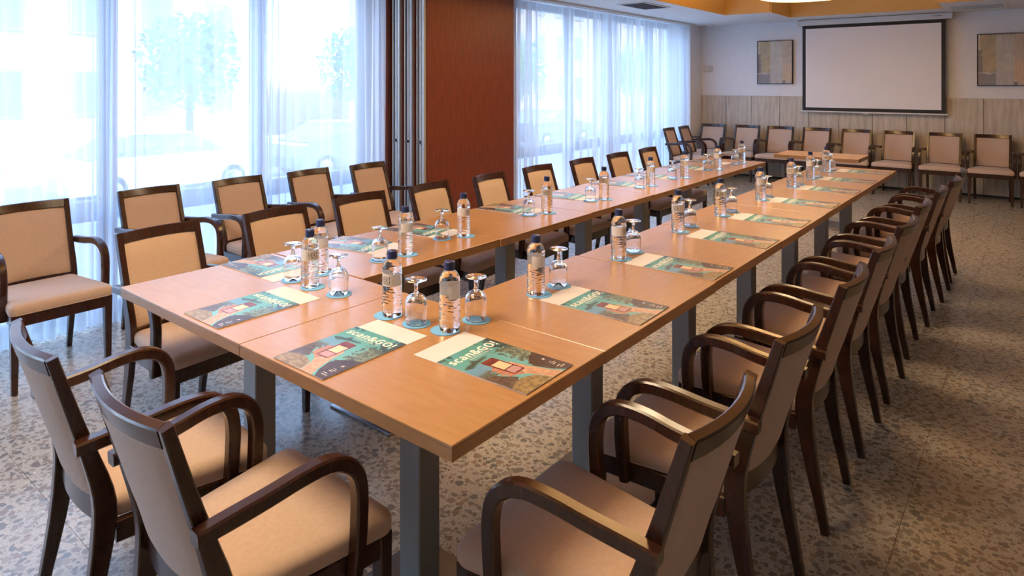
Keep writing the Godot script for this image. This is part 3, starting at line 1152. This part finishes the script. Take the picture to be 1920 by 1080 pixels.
func make_coaster(label: String) -> Node3D:
	var o := thing("paper_coaster", label, "coaster", Vector3.ZERO, 0, "blue paper coasters")
	part("disc", lathe_mesh([[0.0, 0.0], [0.047, 0.0], [0.047, 0.0], [0.047, 0.0018], [0.047, 0.0018], [0.0, 0.0018]], 36), M.coaster, o)
	var st := begin()
	for q: Array in [[-0.014, -0.004, 0.006, 0.003], [-0.004, -0.004, 0.005, 0.003], [0.006, -0.004, 0.006, 0.003], [0.015, -0.004, 0.004, 0.003], [-0.005, 0.006, 0.012, 0.002], [0.012, 0.006, 0.007, 0.002], [0.0, -0.012, 0.009, 0.002]]:
		add_box(st, Vector3(q[0], 0.0019, q[1]), Vector3(q[2], 0.0003, q[3]))
	part("print", finish(st), M.ink, o)
	return o


func make_leaflet(label: String) -> Node3D:
	var o := thing("leaflet", label, "leaflet", Vector3.ZERO, 0, "turquoise printed leaflets")
	part("paper_stack", box_mesh(Vector3(0.226, 0.0022, 0.305)), M.paper, o, Vector3(0, 0.0011, 0))
	var st := begin()
	var w := 0.113
	var h := 0.1525
	var p := [[-w, -h, 0, 0], [w, -h, 1, 0], [w, h, 1, 1], [-w, h, 0, 1]]
	for i: int in [0, 1, 2, 0, 2, 3]:
		st.set_uv(Vector2(p[i][2], p[i][3]))
		st.add_vertex(Vector3(p[i][0], 0.0024, p[i][1]))
	part("cover", finish(st), M.brochure, o)
	part("headline", text_mesh("scan&GO!", 0.044, 900), M.ink, o, Vector3(0.0, 0.0026, -0.113), Vector3(-90, 0, 0))
	part("subtitle", text_mesh("E X P E R I E N C E", 0.0125, 500), M.ink, o, Vector3(0.006, 0.0026, -0.089), Vector3(-90, 0, 0))
	return o


func table_settings() -> void:
	# [where, leaflet x, z, turn, bottle x, z, glass x, z]
	var rows := [
		["at the near edge of the tables, left place", -2.11, 1.227, 0.0, -2.144, 1.528, -1.986, 1.542],
		["at the near edge of the tables, right place", -1.557, 1.219, 0.8, -1.666, 1.517, -1.551, 1.517]]
	var rl := [1.456, 2.081, 2.721, 3.374, 3.976, 4.69, 5.373, 5.99, 6.637]
	var rb := [[-1.426, 1.543], [-1.426, 2.014], [-1.433, 2.662], [-1.455, 3.35], [-1.44, 3.92], [-1.425, 4.612], [-1.422, 5.33], [-1.43, 5.906], [-1.433, 6.46]]
	var rg := [[-1.424, 1.668], [-1.419, 2.155], [-1.441, 2.815], [-1.46, 3.516], [-1.432, 4.076], [-1.431, 4.77], [-1.415, 5.487], [-1.411, 6.043], [-1.43, 6.632]]
	for i in 9:
		rows.append(["on the aisle row, %s place from the near end" % ORD[i], -1.137, rl[i], 90.0 + [1.2, 0.8, 1.0, 0.6, 2.0, 0.5, -0.5, -0.8, -1.0][i], rb[i][0], rb[i][1], rg[i][0], rg[i][1]])
	var ll := [1.58, 2.07, 2.5, 3.27, 3.89, 4.63, 5.19, 5.94, 6.49]
	var lb := [[-2.268, 1.666], [-2.217, 2.099], [-2.255, 2.545], [-2.27, 3.32], [-2.24, 3.955], [-2.265, 4.71], [-2.24, 5.285], [-2.225, 5.985], [-2.222, 6.62]]
	var lg := [[-2.271, 1.538], [-2.23, 1.957], [-2.3, 2.43], [-2.318, 3.2], [-2.28, 3.845], [-2.287, 4.569], [-2.297, 5.175], [-2.278, 5.875], [-2.233, 6.466]]
	for i in 9:
		rows.append(["on the window row, %s place from the near end" % ORD[i], -2.545, ll[i], -90.0 + [0.5, 14.0, 7.0, 6.0, 9.0, 8.0, 5.0, 2.0, 0.0][i], lb[i][0], lb[i][1], lg[i][0], lg[i][1]])
	var bottle: Node3D = null
	var glass: Node3D
	var coaster: Node3D
	var leaflet: Node3D
	var sheet_mesh := box_mesh(Vector3(0.226, 0.0008, 0.3))
	var top := T + 0.0002
	for i in rows.size():
		var r: Array = rows[i]
		var where: String = r[0]
		if bottle == null:
			bottle = make_bottle("")
			glass = make_glass("")
			coaster = make_coaster("")
			leaflet = make_leaflet("")
		var bl := "blue-capped water bottle " + where
		var gl := "upturned stemmed glass " + where
		var ll_ := "turquoise leaflet with white lettering " + where
		var facing: float = 40.0 + [0.0, -70.0, 95.0, 70.0, 20.0, -60.0, 110.0, 30.0, -90.0][i % 9]
		var first := i == 0
		var b: Node3D = bottle if first else copy(bottle, bl, Vector3.ZERO, 0)
		var g: Node3D = glass if first else copy(glass, gl, Vector3.ZERO, 0)
		var l: Node3D = leaflet if first else copy(leaflet, ll_, Vector3.ZERO, 0)
		b.set_meta("label", bl)
		g.set_meta("label", gl)
		l.set_meta("label", ll_)
		b.position = P(r[4], top + 0.002, r[5])
		b.rotation_degrees.y = facing
		g.position = P(r[6], top + 0.0023, r[7])
		l.position = P(r[1], top + 0.0009, r[2])
		l.rotation_degrees.y = r[3]
		var c1: Node3D = coaster if first else copy(coaster, "", Vector3.ZERO, 0)
		var side := Vector3(-0.012, 0, 0.008) if i == 1 or i == 2 else Vector3(0.012, 0, -0.004)
		c1.position = P(r[4], top, r[5]) + side
		c1.set_meta("label", "blue paper coaster under the bottle " + where)
		var c2 := copy(coaster, "blue paper coaster under the glass " + where, P(r[6], top, r[7]), 30.0)
		c2.position += Vector3(0.002, 0, 0)
		if c1.position.distance_to(c2.position) < 0.094:
			var push := (c1.position - c2.position).normalized() * (0.0945 - c1.position.distance_to(c2.position))
			c1.position += push
		# blank sheet sticking out from under the head of the leaflet
		var a := deg_to_rad(r[3])
		var head := Vector3(-sin(a), 0, -cos(a))
		var sh := part("paper_sheet", sheet_mesh, M.paper, self, P(r[1], top + 0.0004, r[2]) + head * 0.094, Vector3(0, r[3], 0))
		tag(sh, "blank white sheet under the leaflet " + where, "paper", "blank sheets under the leaflets")


# ==================================================================== outside the windows
func street() -> void:
	var gy := -0.85
	M.asphalt = mat(Color8(132, 132, 134), 0.9)
	M.pavement = mat(Color8(176, 172, 166), 0.9)
	M.render = mat(Color8(196, 174, 158), 0.9)
	M.shutter = mat(Color8(128, 138, 148), 0.3)
	M.leaf = mat(Color8(92, 140, 66), 0.8)
	M.leaf.backlight_enabled = true
	M.leaf.backlight = Color(0.3, 0.4, 0.15)
	M.bark = mat(Color8(96, 78, 62), 0.9)
	M.tyre = mat(Color8(30, 30, 32), 0.8)
	var gr := structure("ground")
	slab("carriageway", gr, M.asphalt, -18.0, -8.0, gy - 0.3, gy - 0.1, -12.0, 70.0)
	slab("near_pavement", gr, M.pavement, -8.0, -5.0, gy - 0.3, gy, -12.0, 70.0)
	slab("far_pavement", gr, M.pavement, -27.0, -18.0, gy - 0.3, gy, -12.0, 70.0)
	slab("plinth", gr, M.pavement, -5.3, -5.0, gy - 0.3, -0.02, -3.0, 12.0)
	var paints := [Color8(238, 238, 238), Color8(120, 128, 138), Color8(214, 216, 220), Color8(70, 80, 96)]
	var carl := ["white car parked outside, behind the curtain left of the first gathered fold", "grey car parked outside, behind the curtain beside the partition", "silver car parked outside at the left edge of the near window", "dark car parked outside, behind the far curtain"]
	var cz := [6.7, 11.9, 1.5, 22.0]
	for i in 4:
		car(P(-15.0, gy - 0.1, cz[i]), paints[i], carl[i])
	var rng := RandomNumberGenerator.new()
	rng.seed = 77
	var tz := [3.2, 9.6, 16.0, 26.0, 38.0]
	for i in 5:
		tree(P(-19.5, gy, tz[i]), rng, "leafy street tree outside, %s along the far pavement" % ORD[i])
	for i in 3:
		building(P(-27.0, gy, [0.0, 24.0, 50.0][i]), [16.0, 22.0, 24.0][i], [13.0, 16.0, 12.5][i], "pale rendered building across the street, %s from the left" % ORD[i])


func car(at: Vector3, paint: Color, label: String) -> void:
	var o := thing("parked_car", label, "car", at, 0, "cars parked outside")
	var m := mat(paint, 0.25)
	m.clearcoat_enabled = true
	# side outline in z and y, lofted over the width
	var outline := [[-2.05, 0.3], [-2.1, 0.62], [-1.95, 0.86], [-1.1, 0.98], [1.55, 0.98], [2.0, 0.9], [2.1, 0.6], [2.05, 0.3]]
	var cabin := [[-1.2, 0.97], [-0.45, 1.4], [0.85, 1.43], [1.7, 0.97]]
	part("body", loft(outline, 0.84, 0.8), m, o)
	part("roof", loft([[-0.48, 1.38], [-0.4, 1.44], [0.8, 1.47], [0.95, 1.38]], 0.62, 0.58), m, o)
	part("glasshouse", loft(cabin, 0.76, 0.63), M.shutter, o)
	for s: float in [-1.0, 1.0]:
		for z: float in [-1.3, 1.3]:
			var w := part("wheel", lathe_mesh([[0.0, -0.1], [0.28, -0.1], [0.32, -0.07], [0.32, 0.07], [0.28, 0.1], [0.0, 0.1]], 20), M.tyre, o, Vector3(s * 0.76, 0.32, z), Vector3(0, 0, 90))
			part("hubcap", lathe_mesh([[0.0, -0.108], [0.2, -0.106], [0.21, -0.1], [0.21, 0.1], [0.2, 0.106], [0.0, 0.108]], 14), M.plate, w)


func loft(outline: Array, half0: float, half1: float) -> ArrayMesh:
	var st := begin()
	var lo := 9.0
	var hi := -9.0
	var mid := Vector3.ZERO
	for q: Array in outline:
		lo = min(lo, q[1])
		hi = max(hi, q[1])
		mid += Vector3(0, q[1], q[0]) / outline.size()
	var n := outline.size()
	for i in n:
		var a: Array = outline[i]
		var b: Array = outline[(i + 1) % n]
		var wa: float = lerp(half0, half1, (a[1] - lo) / (hi - lo))
		var wb: float = lerp(half0, half1, (b[1] - lo) / (hi - lo))
		var pa := Vector3(wa, a[1], a[0])
		var pb := Vector3(wb, b[1], b[0])
		var fl := Vector3(-1, 1, 1)
		quad(st, pa, pb, pb * fl, pa * fl, (pa + pb) * Vector3(0, 0.5, 0.5) - mid)
		tri(st, pa, pb, mid + Vector3((wa + wb) * 0.5, 0, 0), Vector3.RIGHT)
		tri(st, pa * fl, pb * fl, mid - Vector3((wa + wb) * 0.5, 0, 0), Vector3.LEFT)
	return finish(st)


func tree(at: Vector3, rng: RandomNumberGenerator, label: String) -> void:
	var o := thing("street_tree", label, "tree", at, 0, "street trees")
	part("trunk", lathe_mesh([[0.16, 0.0], [0.12, 0.6], [0.1, 1.6], [0.07, 2.6], [0.0, 3.4]], 10), M.bark, o)
	var st := begin()
	for k in 1500:
		var dir := Vector3(rng.randfn(), rng.randfn(), rng.randfn()).normalized()
		var c := Vector3(0, 3.1, 0) + dir * Vector3(1.5, 1.5, 1.5) * pow(rng.randf(), 0.4)
		var u := Vector3(rng.randfn(), rng.randfn(), rng.randfn()).normalized() * 0.13
		var v := u.cross(dir).normalized() * 0.07
		tri(st, c - u, c + v, c + u, dir)
		tri(st, c - u, c + u, c - v, dir)
	var f := part("foliage", finish(st), M.leaf, o)
	f.set_meta("kind", "stuff")


func building(at: Vector3, length: float, height: float, label: String) -> void:
	var o := thing("town_building", label, "building", at, 0, "buildings across the street")
	part("wall", box_mesh(Vector3(3.0, height, length)), M.render, o, Vector3(-1.5, height * 0.5, -length * 0.5))
	part("cornice", box_mesh(Vector3(3.4, 0.3, length), 0.05), M.pavement, o, Vector3(-1.4, height + 0.15, -length * 0.5))
	var z := 1.6
	while z < length - 1.0:
		var y := 1.2
		while y < height - 1.5:
			var w := part("window_frame", box_mesh(Vector3(0.16, 1.7, 1.2), 0.02), M.pavement, o, Vector3(0.02, y + 0.85, -z))
			part("window_pane", box_mesh(Vector3(0.06, 1.5, 1.0)), M.shutter, w, Vector3(0.07, 0, 0))
			y += 3.0
		z += 2.6
